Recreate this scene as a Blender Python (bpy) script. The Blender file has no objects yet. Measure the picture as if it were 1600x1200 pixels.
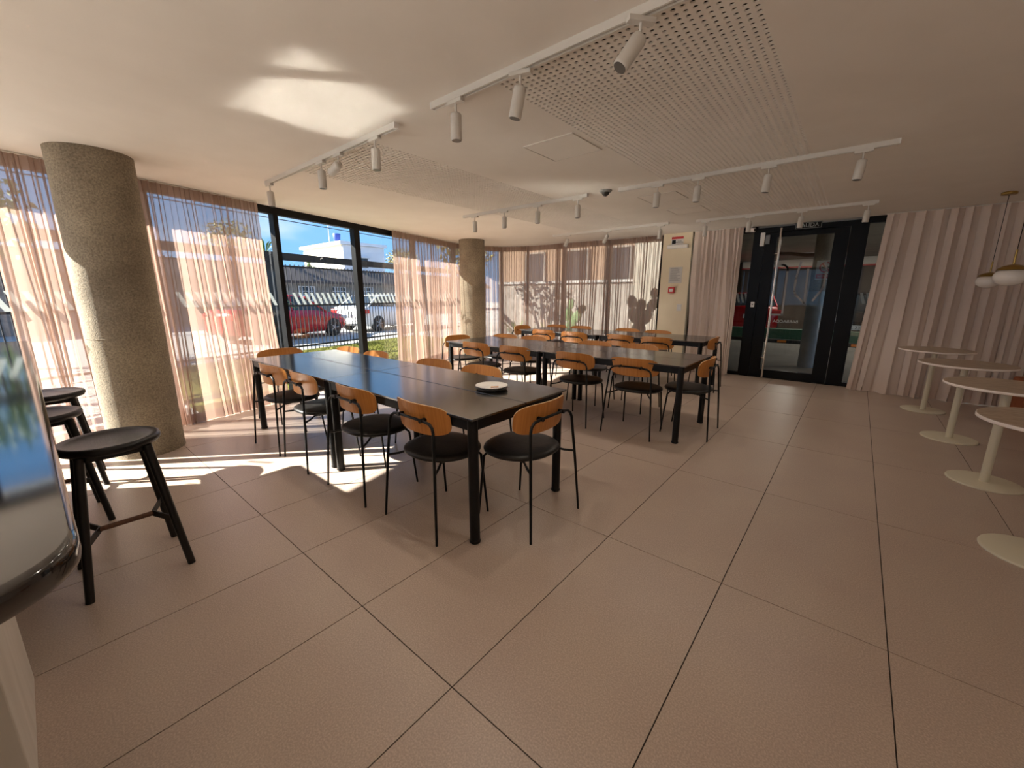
import bpy, bmesh, math, random
from mathutils import Vector, Matrix
random.seed(7)
PI = math.pi
C = bpy.context.scene.collection
SC = bpy.context.scene

# ------------------------------------------------------------------ camera
cd = bpy.data.cameras.new('camera')
cam = bpy.data.objects.new('camera', cd); C.objects.link(cam)
cd.sensor_fit = 'HORIZONTAL'; cd.sensor_width = 36.0
cd.lens = 36.0 * 632.964 / 1600.0
cd.clip_start = 0.05; cd.clip_end = 400
PITCH = math.radians(12.4211); YAW = math.radians(39.9654)
cam.location = (0, 0, 1.3668)
cam.rotation_euler = (PI/2 - PITCH, 0, YAW)
SC.camera = cam

# ------------------------------------------------------------------ world, sun, exposure
SUN_AZ = math.radians(48.0); SUN_EL = math.radians(31.5)
SUN_STRENGTH = 7.5
SKY_STRENGTH = 0.31
EXPOSURE = 2.2
w = bpy.data.worlds.new('sky'); SC.world = w; w.use_nodes = True
nt = w.node_tree; nt.nodes.clear()
out = nt.nodes.new('ShaderNodeOutputWorld'); bg = nt.nodes.new('ShaderNodeBackground')
tc = nt.nodes.new('ShaderNodeTexCoord')
sep = nt.nodes.new('ShaderNodeSeparateXYZ'); nt.links.new(tc.outputs['Generated'], sep.inputs[0])
ramp = nt.nodes.new('ShaderNodeValToRGB')
ramp.color_ramp.elements[0].position = 0.0; ramp.color_ramp.elements[0].color = (0.27, 0.57, 0.98, 1)
ramp.color_ramp.elements[1].position = 0.55; ramp.color_ramp.elements[1].color = (0.15, 0.42, 0.95, 1)
nt.links.new(sep.outputs['Z'], ramp.inputs[0])
nz = nt.nodes.new('ShaderNodeTexNoise'); nz.inputs['Scale'].default_value = 2.6; nz.inputs['Detail'].default_value = 7; nz.inputs['Distortion'].default_value = .6
mp = nt.nodes.new('ShaderNodeMapping'); mp.inputs['Scale'].default_value = (1, 1, 3.2)
nt.links.new(tc.outputs['Generated'], mp.inputs[0]); nt.links.new(mp.outputs[0], nz.inputs['Vector'])
cr = nt.nodes.new('ShaderNodeValToRGB'); cr.color_ramp.elements[0].position = .5; cr.color_ramp.elements[1].position = .78
cr.color_ramp.elements[0].color = (0, 0, 0, 1); cr.color_ramp.elements[1].color = (.75, .75, .75, 1)
nt.links.new(nz.outputs['Fac'], cr.inputs[0])
mx = nt.nodes.new('ShaderNodeMixRGB'); mx.inputs[2].default_value = (1.0, 1.0, 1.0, 1)
nt.links.new(cr.outputs[0], mx.inputs[0]); nt.links.new(ramp.outputs[0], mx.inputs[1])
nt.links.new(mx.outputs[0], bg.inputs['Color']); bg.inputs['Strength'].default_value = SKY_STRENGTH
nt.links.new(bg.outputs[0], out.inputs['Surface'])

sl = bpy.data.lights.new('sun', 'SUN'); sun = bpy.data.objects.new('sun', sl); C.objects.link(sun)
sl.energy = SUN_STRENGTH; sl.angle = math.radians(0.53); sl.color = (1.0, 0.93, 0.83)
sd = Vector((math.cos(SUN_AZ)*math.cos(SUN_EL), math.sin(SUN_AZ)*math.cos(SUN_EL), -math.sin(SUN_EL)))
sun.rotation_euler = sd.to_track_quat('-Z', 'Y').to_euler(); sun.location = (-20, -20, 18)

vs = SC.view_settings
vs.view_transform = 'Standard'; vs.look = 'None'; vs.gamma = 1.0; vs.exposure = EXPOSURE; vs.use_curve_mapping = False
cy = SC.cycles
cy.max_bounces = 12; cy.diffuse_bounces = 7; cy.glossy_bounces = 4; cy.transmission_bounces = 8; cy.transparent_max_bounces = 24
cy.use_denoising = True; cy.sample_clamp_indirect = 0.0; cy.blur_glossy = 0.0; cy.use_guiding = True; cy.guiding_training_samples = 64; cy.caustics_reflective = True

# ------------------------------------------------------------------ materials
M = {}
def new(name):
    m = bpy.data.materials.new(name); m.use_nodes = True; M[name] = m
    return m, m.node_tree, m.node_tree.nodes['Principled BSDF']
def N(t, kind, **kw):
    n = t.nodes.new(kind)
    for k, v in kw.items():
        if k in n.inputs: n.inputs[k].default_value = v
        else: setattr(n, k, v)
    return n
def plain(name, col, rough=.5, metal=0, spec=.5, emit=None):
    m, t, b = new(name)
    b.inputs['Base Color'].default_value = (*col, 1); b.inputs['Roughness'].default_value = rough
    b.inputs['Metallic'].default_value = metal; b.inputs['Specular IOR Level'].default_value = spec
    if emit: b.inputs['Emission Color'].default_value = (*emit[:3], 1); b.inputs['Emission Strength'].default_value = emit[3]
    return m
def noisy(name, c1, c2, scale=8, rough=.6, spec=.5, detail=6, bump=0, stretch=(1, 1, 1), p0=.3, p1=.7, metal=0, bscale=None, dist=.01):
    m, t, b = new(name)
    co = N(t, 'ShaderNodeTexCoord'); mpn = N(t, 'ShaderNodeMapping'); mpn.inputs['Scale'].default_value = stretch
    t.links.new(co.outputs['Object'], mpn.inputs[0])
    n = N(t, 'ShaderNodeTexNoise', Scale=scale, Detail=detail); t.links.new(mpn.outputs[0], n.inputs['Vector'])
    r = N(t, 'ShaderNodeValToRGB'); r.color_ramp.elements[0].position = p0; r.color_ramp.elements[1].position = p1
    r.color_ramp.elements[0].color = (*c1, 1); r.color_ramp.elements[1].color = (*c2, 1)
    t.links.new(n.outputs['Fac'], r.inputs[0]); t.links.new(r.outputs[0], b.inputs['Base Color'])
    b.inputs['Roughness'].default_value = rough; b.inputs['Specular IOR Level'].default_value = spec; b.inputs['Metallic'].default_value = metal
    if bump:
        n2 = n
        if bscale:
            n2 = N(t, 'ShaderNodeTexNoise', Scale=bscale, Detail=4); t.links.new(mpn.outputs[0], n2.inputs['Vector'])
        bp = N(t, 'ShaderNodeBump', Strength=bump, Distance=dist); t.links.new(n2.outputs['Fac'], bp.inputs['Height']); t.links.new(bp.outputs[0], b.inputs['Normal'])
    return m

# floor tile: warm grey-brown porcelain, fine speckle over soft clouding
m, t, b = new('tile')
co = N(t, 'ShaderNodeTexCoord'); oi = N(t, 'ShaderNodeObjectInfo')
ad = N(t, 'ShaderNodeVectorMath', operation='ADD'); sc_ = N(t, 'ShaderNodeVectorMath', operation='SCALE'); sc_.inputs['Scale'].default_value = 3.1
t.links.new(oi.outputs['Location'], sc_.inputs[0]); t.links.new(co.outputs['Object'], ad.inputs[0]); t.links.new(sc_.outputs[0], ad.inputs[1])
n1 = N(t, 'ShaderNodeTexNoise', Scale=2.2, Detail=3); n2 = N(t, 'ShaderNodeTexNoise', Scale=170, Detail=2)
for n in (n1, n2): t.links.new(ad.outputs[0], n.inputs['Vector'])
r1 = N(t, 'ShaderNodeValToRGB'); r1.color_ramp.elements[0].position = .3; r1.color_ramp.elements[1].position = .7
r1.color_ramp.elements[0].color = (.435, .335, .278, 1); r1.color_ramp.elements[1].color = (.47, .372, .300, 1)
r2 = N(t, 'ShaderNodeValToRGB'); r2.color_ramp.elements[0].position = .4; r2.color_ramp.elements[1].position = .72
r2.color_ramp.elements[0].color = (.88, .88, .88, 1); r2.color_ramp.elements[1].color = (1.2, 1.2, 1.2, 1)
t.links.new(n1.outputs['Fac'], r1.inputs[0]); t.links.new(n2.outputs['Fac'], r2.inputs[0])
mm = N(t, 'ShaderNodeMixRGB', blend_type='MULTIPLY'); mm.inputs[0].default_value = 1
t.links.new(r1.outputs[0], mm.inputs[1]); t.links.new(r2.outputs[0], mm.inputs[2]); t.links.new(mm.outputs[0], b.inputs['Base Color'])
b.inputs['Roughness'].default_value = .34; b.inputs['Specular IOR Level'].default_value = .5
plain('grout', (.035, .025, .02), .9)
noisy('ceiling', (.78, .735, .67), (.82, .775, .71), 3, .9, .2)
plain('plenum', (.018, .015, .013), 1, 0, 0)
noisy('cream_wall', (.80, .69, .50), (.84, .73, .54), 4, .8, .3)
noisy('white_wall', (.68, .64, .58), (.72, .68, .62), 3, .85, .3)
m, t, b = new('concrete')
co = N(t, 'ShaderNodeTexCoord')
na = N(t, 'ShaderNodeTexNoise', Scale=3.0, Detail=5); nb = N(t, 'ShaderNodeTexNoise', Scale=75, Detail=4, Roughness=.7)
for n in (na, nb): t.links.new(co.outputs['Object'], n.inputs['Vector'])
ra = N(t, 'ShaderNodeValToRGB'); ra.color_ramp.elements[0].position = .3; ra.color_ramp.elements[1].position = .7
ra.color_ramp.elements[0].color = (.205, .168, .122, 1); ra.color_ramp.elements[1].color = (.33, .28, .205, 1)
rb = N(t, 'ShaderNodeValToRGB'); rb.color_ramp.elements[0].position = .32; rb.color_ramp.elements[1].position = .66
rb.color_ramp.elements[0].color = (.6, .6, .6, 1); rb.color_ramp.elements[1].color = (1.3, 1.3, 1.3, 1)
t.links.new(na.outputs['Fac'], ra.inputs[0]); t.links.new(nb.outputs['Fac'], rb.inputs[0])
mm = N(t, 'ShaderNodeMixRGB', blend_type='MULTIPLY'); mm.inputs[0].default_value = 1
t.links.new(ra.outputs[0], mm.inputs[1]); t.links.new(rb.outputs[0], mm.inputs[2]); t.links.new(mm.outputs[0], b.inputs['Base Color'])
bp = N(t, 'ShaderNodeBump', Strength=.7, Distance=.006); t.links.new(nb.outputs['Fac'], bp.inputs['Height']); t.links.new(bp.outputs[0], b.inputs['Normal'])
b.inputs['Roughness'].default_value = .85; b.inputs['Specular IOR Level'].default_value = .3
noisy('concrete_dark', (.27, .24, .195), (.36, .325, .27), 2, .9, .2)
noisy('concrete_floor', (.20, .18, .15), (.27, .245, .21), 1.5, .8, .3)
noisy('pale_paint', (.33, .37, .40), (.46, .50, .53), 5, .6, .4, 8)
plain('black_metal', (.0035, .0035, .004), .42, 0, .28)
plain('black_frame', (.0022, .0022, .0025), .4, 0, .2)
plain('grey_frame', (.16, .17, .18), .4)
plain('leather', (.014, .013, .013), .40)
noisy('leather', (.005, .0045, .0045), (.010, .009, .0085), 30, .40, .4, 5, .25, (1, 1, 1), .3, .7, 0, 45, .004)
noisy('table_top', (.009, .0075, .007), (.013, .011, .010), 60, .16, .6, 3, .04, (1, 1, 1), .3, .7, 0, 14, .002)
M['table_top'].node_tree.nodes['Principled BSDF'].inputs['IOR'].default_value = 2.4
noisy('ply', (.42, .150, .028), (.60, .255, .062), 9, .38, .5, 6, 0, (9, 1, .35), .25, .75)
plain('ply_edge', (.50, .30, .14), .5)
noisy('black_wood', (.0035, .003, .003), (.008, .0065, .006), 14, .36, .4, 5, .08, (1, 8, 1))
noisy('brown_wood', (.09, .035, .018), (.15, .065, .032), 12, .45, .4, 5, 0, (1, 8, 1))
noisy('bar_stone', (.008, .0065, .006), (.020, .015, .013), 3, .075, .5, 8, 0, (1, 2.5, 1), .35, .7)
M['bar_stone'].node_tree.nodes['Principled BSDF'].inputs['IOR'].default_value = 2.0
noisy('travertine', (.60, .55, .48), (.74, .69, .62), 10, .6, .4, 8, .1, (1, 1, .12))
noisy('brown_panel', (.075, .058, .045), (.11, .088, .07), 8, .7, .3, 6, 0, (1, 1, .15))
plain('white_lamp', (.66, .63, .58), .45)
plain('lamp_dark', (.03, .025, .02), .3)
plain('brass', (.42, .28, .09), .3, 1)
plain('opal', (.86, .83, .78), .25)
plain('steel', (.72, .66, .58), .22, 1)
plain('cream_metal', (.66, .61, .47), .45)
noisy('round_stone', (.32, .235, .165), (.47, .365, .275), 14, .5, .4, 8, 0, (1, 3, 1))
plain('round_edge', (.90, .81, .74), .5)
noisy('terracotta', (.36, .12, .055), (.42, .15, .07), 12, .8, .2)
plain('white_plastic', (.75, .73, .70), .4)
plain('white_print', (.42, .45, .44), .6)
plain('grey_print', (.30, .30, .30), .6)
plain('red_plastic', (.55, .03, .03), .4)
plain('red_print', (.55, .04, .04), .6)
plain('paper', (.62, .60, .56), .7)
plain('porcelain', (.80, .79, .76), .18)
plain('dark_dish', (.02, .02, .022), .35)
plain('dome_grey', (.30, .30, .28), .35)
plain('car_red', (.42, .012, .016), .22); plain('car_white', (.78, .78, .78), .2); plain('car_black', (.012, .012, .014), .2)
plain('car_glass', (.02, .025, .03), .08); plain('tyre', (.02, .02, .02), .8); plain('rim', (.45, .45, .47), .35, .8)
plain('tail_red', (.55, .02, .02), .25); plain('head_clear', (.6, .62, .64), .15)
plain('plate_white', (.7, .7, .7), .5); plain('orange', (.75, .22, .03), .5); plain('green_paint', (.045, .12, .065), .7)
noisy('asphalt', (.30, .29, .28), (.38, .37, .35), 3, .9, .2)
noisy('paving', (.46, .43, .39), (.54, .50, .46), 2, .9, .2)
noisy('lawn', (.08, .085, .014), (.18, .16, .035), 5, .95, .1, 8)
plain('blade', (.15, .165, .025), .8, 0, .2)
noisy('house_cream', (.78, .72, .58), (.84, .79, .66), 1, .9, .2); noisy('house_white', (.66, .66, .68), (.74, .74, .76), 1, .9, .2)
noisy('roof_tile', (.05, .042, .04), (.11, .09, .085), 10, .9, .2, 6, 0, (1, 1, 6))
noisy('stone_wall', (.17, .15, .13), (.30, .27, .24), 4, .9, .2, 8)
plain('tank_blue', (.03, .07, .35), .5)
plain('fence_dark', (.008, .010, .014), .5, 0, .2); plain('fence_bar', (.02, .022, .028), .5, 0, .2)
noisy('leaf', (.05, .11, .025), (.16, .24, .06), 3, .6, .3); noisy('leaf_olive', (.20, .19, .06), (.34, .28, .10), 3, .7, .2)
noisy('cactus', (.06, .13, .05), (.14, .22, .09), 6, .6, .3); noisy('bark', (.12, .08, .05), (.22, .16, .11), 8, .9, .1)
plain('wire', (.02, .02, .025), .6)
plain('orange_wall', (.24, .16, .11), .9, 0, .1)

def glass(name, tint=(.93, .95, .95), refl=(1, 1, 1)):
    m = bpy.data.materials.new(name); m.use_nodes = True; t = m.node_tree; t.nodes.clear(); M[name] = m
    o = N(t, 'ShaderNodeOutputMaterial'); tr = N(t, 'ShaderNodeBsdfTransparent'); tr.inputs[0].default_value = (*tint, 1)
    gl = N(t, 'ShaderNodeBsdfGlossy'); gl.inputs['Roughness'].default_value = .02; gl.inputs[0].default_value = (*refl, 1)
    fr = N(t, 'ShaderNodeFresnel'); ge = N(t, 'ShaderNodeNewGeometry')      # same outside-in reflectance on both faces of the thin pane
    ior = N(t, 'ShaderNodeMapRange'); ior.inputs['To Min'].default_value = 1.3; ior.inputs['To Max'].default_value = 1/1.3
    t.links.new(ge.outputs['Backfacing'], ior.inputs['Value']); t.links.new(ior.outputs[0], fr.inputs['IOR'])
    mi = N(t, 'ShaderNodeMixShader'); t.links.new(fr.outputs[0], mi.inputs[0]); t.links.new(tr.outputs[0], mi.inputs[1]); t.links.new(gl.outputs[0], mi.inputs[2])
    t.links.new(mi.outputs[0], o.inputs['Surface'])
glass('glass'); glass('glass_dark', (.80, .80, .78))
def sheer(name, col, transp, transl, tcol=None):
    m = bpy.data.materials.new(name); m.use_nodes = True; t = m.node_tree; t.nodes.clear(); M[name] = m
    o = N(t, 'ShaderNodeOutputMaterial')
    co = N(t, 'ShaderNodeTexCoord'); nn = N(t, 'ShaderNodeTexNoise', Scale=420, Detail=2); t.links.new(co.outputs['Object'], nn.inputs['Vector'])
    r = N(t, 'ShaderNodeValToRGB'); r.color_ramp.elements[0].color = tuple(c*.86 for c in col)+(1,); r.color_ramp.elements[1].color = tuple(min(1, c*1.1) for c in col)+(1,)
    t.links.new(nn.outputs['Fac'], r.inputs[0])
    d = N(t, 'ShaderNodeBsdfDiffuse'); tl = N(t, 'ShaderNodeBsdfTranslucent'); tp = N(t, 'ShaderNodeBsdfTransparent')
    t.links.new(r.outputs[0], d.inputs[0])
    tl.inputs[0].default_value = (*(tcol or col), 1)
    m1 = N(t, 'ShaderNodeMixShader'); m1.inputs[0].default_value = transl; t.links.new(d.outputs[0], m1.inputs[1]); t.links.new(tl.outputs[0], m1.inputs[2])
    m2 = N(t, 'ShaderNodeMixShader'); m2.inputs[0].default_value = transp; t.links.new(m1.outputs[0], m2.inputs[1]); t.links.new(tp.outputs[0], m2.inputs[2])
    t.links.new(m2.outputs[0], o.inputs['Surface'])
sheer('sheer', (.60, .475, .41), .33, .42, (.54, .365, .295))
sheer('frost', (.42, .47, .47), .35, .30)
sheer('drape', (.74, .62, .545), .03, .12)

# ------------------------------------------------------------------ mesh helpers
class MB:
    def __init__(s): s.v = []; s.f = []; s.sm = []
    def add(s, vs_, fs, smooth=False):
        o = len(s.v); s.v += [tuple(v) for v in vs_]
        for f in fs: s.f.append(tuple(i+o for i in f)); s.sm.append(smooth)
        return s
    def box(s, x0, x1, y0, y1, z0, z1):
        return s.add([(x0,y0,z0),(x1,y0,z0),(x1,y1,z0),(x0,y1,z0),(x0,y0,z1),(x1,y0,z1),(x1,y1,z1),(x0,y1,z1)],
                     [(0,3,2,1),(4,5,6,7),(0,1,5,4),(1,2,6,5),(2,3,7,6),(3,0,4,7)])
    def obox(s, p, q, wd, z0, z1, off=0):
        """upright box following plan segment p-q, width wd to both sides, shifted off along the left normal"""
        p = Vector(p[:2]); q = Vector(q[:2]); d = (q-p).normalized(); n = Vector((-d.y, d.x))
        a = [p+n*(off-wd/2), q+n*(off-wd/2), q+n*(off+wd/2), p+n*(off+wd/2)]
        return s.prism([(v.x, v.y) for v in a], z0, z1)
    def prism(s, poly, z0, z1):
        n = len(poly)
        area = sum(poly[i][0]*poly[(i+1) % n][1]-poly[(i+1) % n][0]*poly[i][1] for i in range(n))
        if area < 0: poly = poly[::-1]
        return s.add([(x, y, z0) for x, y in poly]+[(x, y, z1) for x, y in poly],
                     [tuple(range(n-1, -1, -1)), tuple(range(n, 2*n))]+[(i, (i+1) % n, n+(i+1) % n, n+i) for i in range(n)])
    def tube(s, pts, r, seg=8, cap=True, rads=None):
        pts = [Vector(p) for p in pts]; n = len(pts); vs_ = []; up = None
        for i, p in enumerate(pts):
            d = ((pts[i+1]-p) if i == 0 else (p-pts[i-1]) if i == n-1 else (pts[i+1]-pts[i-1])).normalized()
            if up is None: up = Vector((0, 0, 1)) if abs(d.z) < .9 else Vector((1, 0, 0))
            a = d.cross(up).normalized(); bb = a.cross(d).normalized(); up = bb
            rr = rads[i] if rads else r
            for k in range(seg):
                t_ = 2*PI*k/seg; vs_.append(p+a*math.cos(t_)*rr+bb*math.sin(t_)*rr)
        fs = [(i*seg+k, (i+1)*seg+k, (i+1)*seg+(k+1) % seg, i*seg+(k+1) % seg) for i in range(n-1) for k in range(seg)]
        s.add(vs_, fs, True)
        if cap:
            s.add(vs_[:seg], [tuple(range(seg))]); s.add(vs_[-seg:], [tuple(range(seg-1, -1, -1))])
        return s
    def lathe(s, prof, seg=24, c=(0, 0, 0), smooth=True):
        vs_ = []; 
        for r, z in prof:
            for k in range(seg):
                t_ = 2*PI*k/seg; vs_.append((c[0]+r*math.cos(t_), c[1]+r*math.sin(t_), c[2]+z))
        n = len(prof)
        fs = [(i*seg+k, i*seg+(k+1) % seg, (i+1)*seg+(k+1) % seg, (i+1)*seg+k) for i in range(n-1) for k in range(seg)]
        s.add(vs_, fs, smooth)
        s.add(vs_[:seg], [tuple(range(seg-1, -1, -1))]); s.add(vs_[-seg:], [tuple(range(seg))])
        return s
    def xf(s, mat):
        s.v = [tuple(mat @ Vector(v)) for v in s.v]; return s
    def mesh(s, name):
        me = bpy.data.meshes.new(name); me.from_pydata(s.v, [], s.f); me.polygons.foreach_set('use_smooth', s.sm); me.update()
        return me
def obj(name, mb, mat, parent=None, bevel=0):
    me = mb.mesh(name) if isinstance(mb, MB) else mb
    if mat and not me.materials: me.materials.append(M[mat])
    o = bpy.data.objects.new(name, me); C.objects.link(o)
    if parent: o.parent = parent
    if bevel:
        bm = bmesh.new(); bm.from_mesh(me); bmesh.ops.remove_doubles(bm, verts=bm.verts, dist=1e-5)
        bmesh.ops.bevel(bm, geom=[e for e in bm.edges if e.calc_face_angle(0) > .6], offset=bevel, segments=2, affect='EDGES', profile=.5)
        bm.to_mesh(me); bm.free()
    return o
def tag(o, label, cat, group=None):
    o['label'] = label; o['category'] = cat
    if group: o['group'] = group
    return o
def thing(name, label, cat, loc=(0, 0, 0), rotz=0, group=None):
    o = bpy.data.objects.new(name, None); C.objects.link(o); o.empty_display_size = .1
    o.location = loc; o.rotation_euler = (0, 0, rotz); return tag(o, label, cat, group)
def struct(name, mb, mat, parent=None):
    o = obj(name, mb, mat, parent)
    if not parent: o['kind'] = 'structure'
    return o
def structe(name, loc=(0, 0, 0)):
    o = bpy.data.objects.new(name, None); C.objects.link(o); o.location = loc; o['kind'] = 'structure'; return o
def dup(root, loc, rotz, label, group=None):
    r = root.copy(); C.objects.link(r); r.location = loc; r.rotation_euler = (0, 0, rotz); r['label'] = label
    if group: r['group'] = group
    for ch in list(root.children):
        c = ch.copy(); C.objects.link(c); c.parent = r
        for g in ch.children:
            d = g.copy(); C.objects.link(d); d.parent = c
    return r
def text(name, body, size, mat, loc, rot, parent=None, mirror=False, depth=.001, align='CENTER'):
    cu = bpy.data.curves.new(name, 'FONT'); cu.body = body; cu.size = size; cu.extrude = depth; cu.align_x = align; cu.align_y = 'CENTER'
    tmp = bpy.data.objects.new(name+'_tmp', cu); C.objects.link(tmp)
    dg = bpy.context.evaluated_depsgraph_get(); me = bpy.data.meshes.new_from_object(tmp.evaluated_get(dg))
    bpy.data.objects.remove(tmp); me.materials.clear(); me.materials.append(M[mat]); me.name = name
    if mirror: me.transform(Matrix.Scale(-1, 4, (1, 0, 0))); me.flip_normals()
    o = bpy.data.objects.new(name, me); C.objects.link(o); o.location = loc; o.rotation_euler = rot
    if parent: o.parent = parent
    return o
FACE_MINUS_Y = (PI/2, 0, 0)      # lettering readable from the room on a wall of constant y

CEIL = 2.44
YD = 7.85                        # inner face of the door wall
def lx(y, off=0): return -5.1 - .26*y + off     # plan line of the slanted glass front (curtain rail)

# ------------------------------------------------------------------ floor with its tiles
poly = [(lx(-5)-.12, -5), (3.0, -5), (3.0, 7.97), (-5.0, 7.97), (-6.35, 7.75), (-6.9, 7.1), (lx(6.2)-.12, 6.2)]
fl = struct('floor', MB().prism(poly, -.14, -.0035), 'grout')
TX, TY = -.921, .766
tile_me = None
def inside(px, py):
    c = False; n = len(poly)
    for i in range(n):
        x1, y1 = poly[i]; x2, y2 = poly[(i+1) % n]
        if (y1 > py) != (y2 > py) and px < (x2-x1)*(py-y1)/(y2-y1)+x1: c = not c
    return c
def clip(pl, poly2):
    """Sutherland-Hodgman: tile rectangle clipped to the (convex) room outline"""
    outp = pl; n = len(poly2)
    for i in range(n):
        ax, ay = poly2[i]; bx, by = poly2[(i+1) % n]; inp = outp; outp = []
        side = lambda q: (bx-ax)*(q[1]-ay)-(by-ay)*(q[0]-ax)
        for j in range(len(inp)):
            p, q = inp[j], inp[(j+1) % len(inp)]; sp, sq = side(p), side(q)
            if sp >= 0: outp.append(p)
            if (sp >= 0) != (sq >= 0):
                t_ = sp/(sp-sq); outp.append((p[0]+(q[0]-p[0])*t_, p[1]+(q[1]-p[1])*t_))
        if not outp: return []
    return outp
g = .0022
full = MB().prism([(g, g), (.6-g, g), (.6-g, 1.2-g), (g, 1.2-g)], -.0035, 0).mesh('tile'); full.materials.append(M['tile'])
for i in range(-12, 8):
    for j in range(-6, 8):
        x0, y0 = TX+.6*i, TY+1.2*j
        rect = [(x0+g, y0+g), (x0+.6-g, y0+g), (x0+.6-g, y0+1.2-g), (x0+g, y0+1.2-g)]
        cl = clip(rect, poly)
        if len(cl) < 3: continue
        ar = abs(sum(cl[k][0]*cl[(k+1) % len(cl)][1]-cl[(k+1) % len(cl)][0]*cl[k][1] for k in range(len(cl))))/2
        if ar < .02: continue
        if ar > .7: o = bpy.data.objects.new('tile', full); C.objects.link(o); o.parent = fl; o.location = (x0, y0, 0)
        else:
            o = obj('tile', MB().prism([(p[0]-x0, p[1]-y0) for p in cl], -.0035, 0), 'tile', fl); o.location = (x0, y0, 0)

# ------------------------------------------------------------------ ceiling with two perforated fields
A0, A1, AY0, AY1 = -1.60, -.43, 1.79, 6.58
B0, B1, BY0, BY1 = -3.97, -2.83, 1.79, 6.42
ZT = 2.95
ov = .60
c = MB()
c.prism([(B0, -5), (B0, 8.45), (-6.3, 8.35), (-7.1, 7.75), (lx(6.5)-ov, 6.5), (lx(-5)-ov, -5)], CEIL, ZT)
for (x0, x1, h0, h1) in ((B0, B1, BY0, BY1), (A0, A1, AY0, AY1)):
    c.box(x0, x1, -5, h0, CEIL, ZT); c.box(x0, x1, h1, 8.45, CEIL, ZT); c.box(x0, x1, h0, h1, CEIL+.16, ZT)
c.box(B1, A0, -5, 8.45, CEIL, ZT); c.box(A1, 3.2, -5, 8.45, CEIL, ZT)
ceil = struct('ceiling', c, 'ceiling')
def perforated(x0, x1, y0, y1, p=.0365, r=.0104):
    nx = int(round((x1-x0)/p)); ny = int(round((y1-y0)/p)); px = (x1-x0)/nx; py = (y1-y0)/ny
    vs_, fs = [], []
    ring = [(math.cos(PI/8+k*PI/4), math.sin(PI/8+k*PI/4)) for k in range(8)]
    for i in range(nx):
        for j in range(ny):
            cx, cy_ = x0+(i+.5)*px, y0+(j+.5)*py; o = len(vs_)
            vs_ += [(cx+px/2, cy_+py/2, CEIL), (cx-px/2, cy_+py/2, CEIL), (cx-px/2, cy_-py/2, CEIL), (cx+px/2, cy_-py/2, CEIL)]
            vs_ += [(cx+r*a, cy_+r*b_, CEIL) for a, b_ in ring]+[(cx+r*a, cy_+r*b_, CEIL+.006) for a, b_ in ring]
            R = lambda k: o+4+(k % 8)
            T = lambda k: o+12+(k % 8)
            for q in range(4):          # corner q lies between ring points 2q and 2q+1
                fs.append((o+q, R(2*q), R(2*q+1)))
                fs.append((o+q, R(2*q+1), R(2*q+2), o+(q+1) % 4))
            fs += [(R(k), R(k+1), T(k+1), T(k)) for k in range(8)]
    me = bpy.data.meshes.new('perforated_panel'); me.from_pydata(vs_, [], fs); me.materials.append(M['ceiling'])
    return me
for (x0, x1, y0, y1) in ((A0, A1, AY0, AY1), (B0, B1, BY0, BY1)):
    o = obj('perforated_panel', perforated(x0, x1, y0, y1), None, ceil)
    obj('plenum_felt', MB().box(x0, x1, y0, y1, CEIL+.0065, CEIL+.012), 'plenum', ceil)
for (x0, y0) in ((-2.06, 2.60), (-2.06, 4.66), (-2.06, 5.56)):
    a = MB(); s_ = .41
    a.box(x0, x0+s_, y0, y0+s_, CEIL-.004, CEIL)
    hp = obj('access_panel', a, 'ceiling', ceil)
    e = MB()
    for (xa, xb, ya, yb) in ((x0-.008, x0-.003, y0-.008, y0+s_+.008), (x0+s_+.003, x0+s_+.008, y0-.008, y0+s_+.008), (x0-.003, x0+s_+.003, y0-.008, y0-.003), (x0-.003, x0+s_+.003, y0+s_+.003, y0+s_+.008)):
        e.box(xa, xb, ya, yb, CEIL-.006, CEIL)
    obj('panel_frame', e, 'white_wall', hp)

# ------------------------------------------------------------------ closed walls of the room
struct('wall_right', MB().box(3.0, 3.15, -5.0, 8.1, -.14, ZT), 'white_wall')
struct('wall_rear_right', MB().box(1.65, 3.0, YD, YD+.15, -.14, ZT), 'white_wall')
pil = struct('wall_pillar', MB().box(-2.88, -2.372, 7.74, 8.15, -.14, CEIL+.01), 'cream_wall')

# ------------------------------------------------------------------ glazing helpers
def slashes(parent, p, q, z0=1.235, z1=1.395, off=.008, name='stripe_band', pitch=.092, wd=.042, lean=.075):
    """band of frosted slanting strokes stuck on a pane from plan point p to q"""
    p = Vector(p); q = Vector(q); d = (q-p); L = d.length; d.normalize(); n = Vector((-d.y, d.x))
    b_ = MB(); k = .03
    while k+wd+lean < L:
        pts = []
        for (s_, z_) in ((k+lean, z0), (k+lean+wd, z0), (k+wd, z1), (k, z1)):
            v = p+d*s_+n*off; pts.append((v.x, v.y, z_))
        b_.add(pts, [(0, 1, 2, 3)]); k += pitch
    return obj(name, b_, 'frost', parent)
def bay(idx, p, q, z0=.0, z1=CEIL, fw=.055, fd=.09, stripe=True, gl='glass', mat='black_frame', wide=None, first=True):
    p = Vector(p); q = Vector(q); d = (q-p).normalized()
    e = structe('window_%d' % idx)
    obj('head_rail', MB().obox(p, q, fd, z1-.085, z1), mat, e)
    obj('sill_rail', MB().obox(p, q, fd, z0, z0+.06), mat, e)
    wq = wide or fw
    obj('mullion', MB().obox(q-d*wq, q, fd, z0+.06, z1-.085), mat, e)
    if first: obj('mullion', MB().obox(p, p+d*fw, fd, z0+.06, z1-.085), mat, e)
    pn = obj('pane', MB().obox(p+d*.03, q-d*.03, .006, z0+.05, z1-.075, .0), gl, e)
    if stripe: slashes(e, p+d*(fw+.02), q-d*(wq+.02), off=-.008)
    return e
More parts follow.
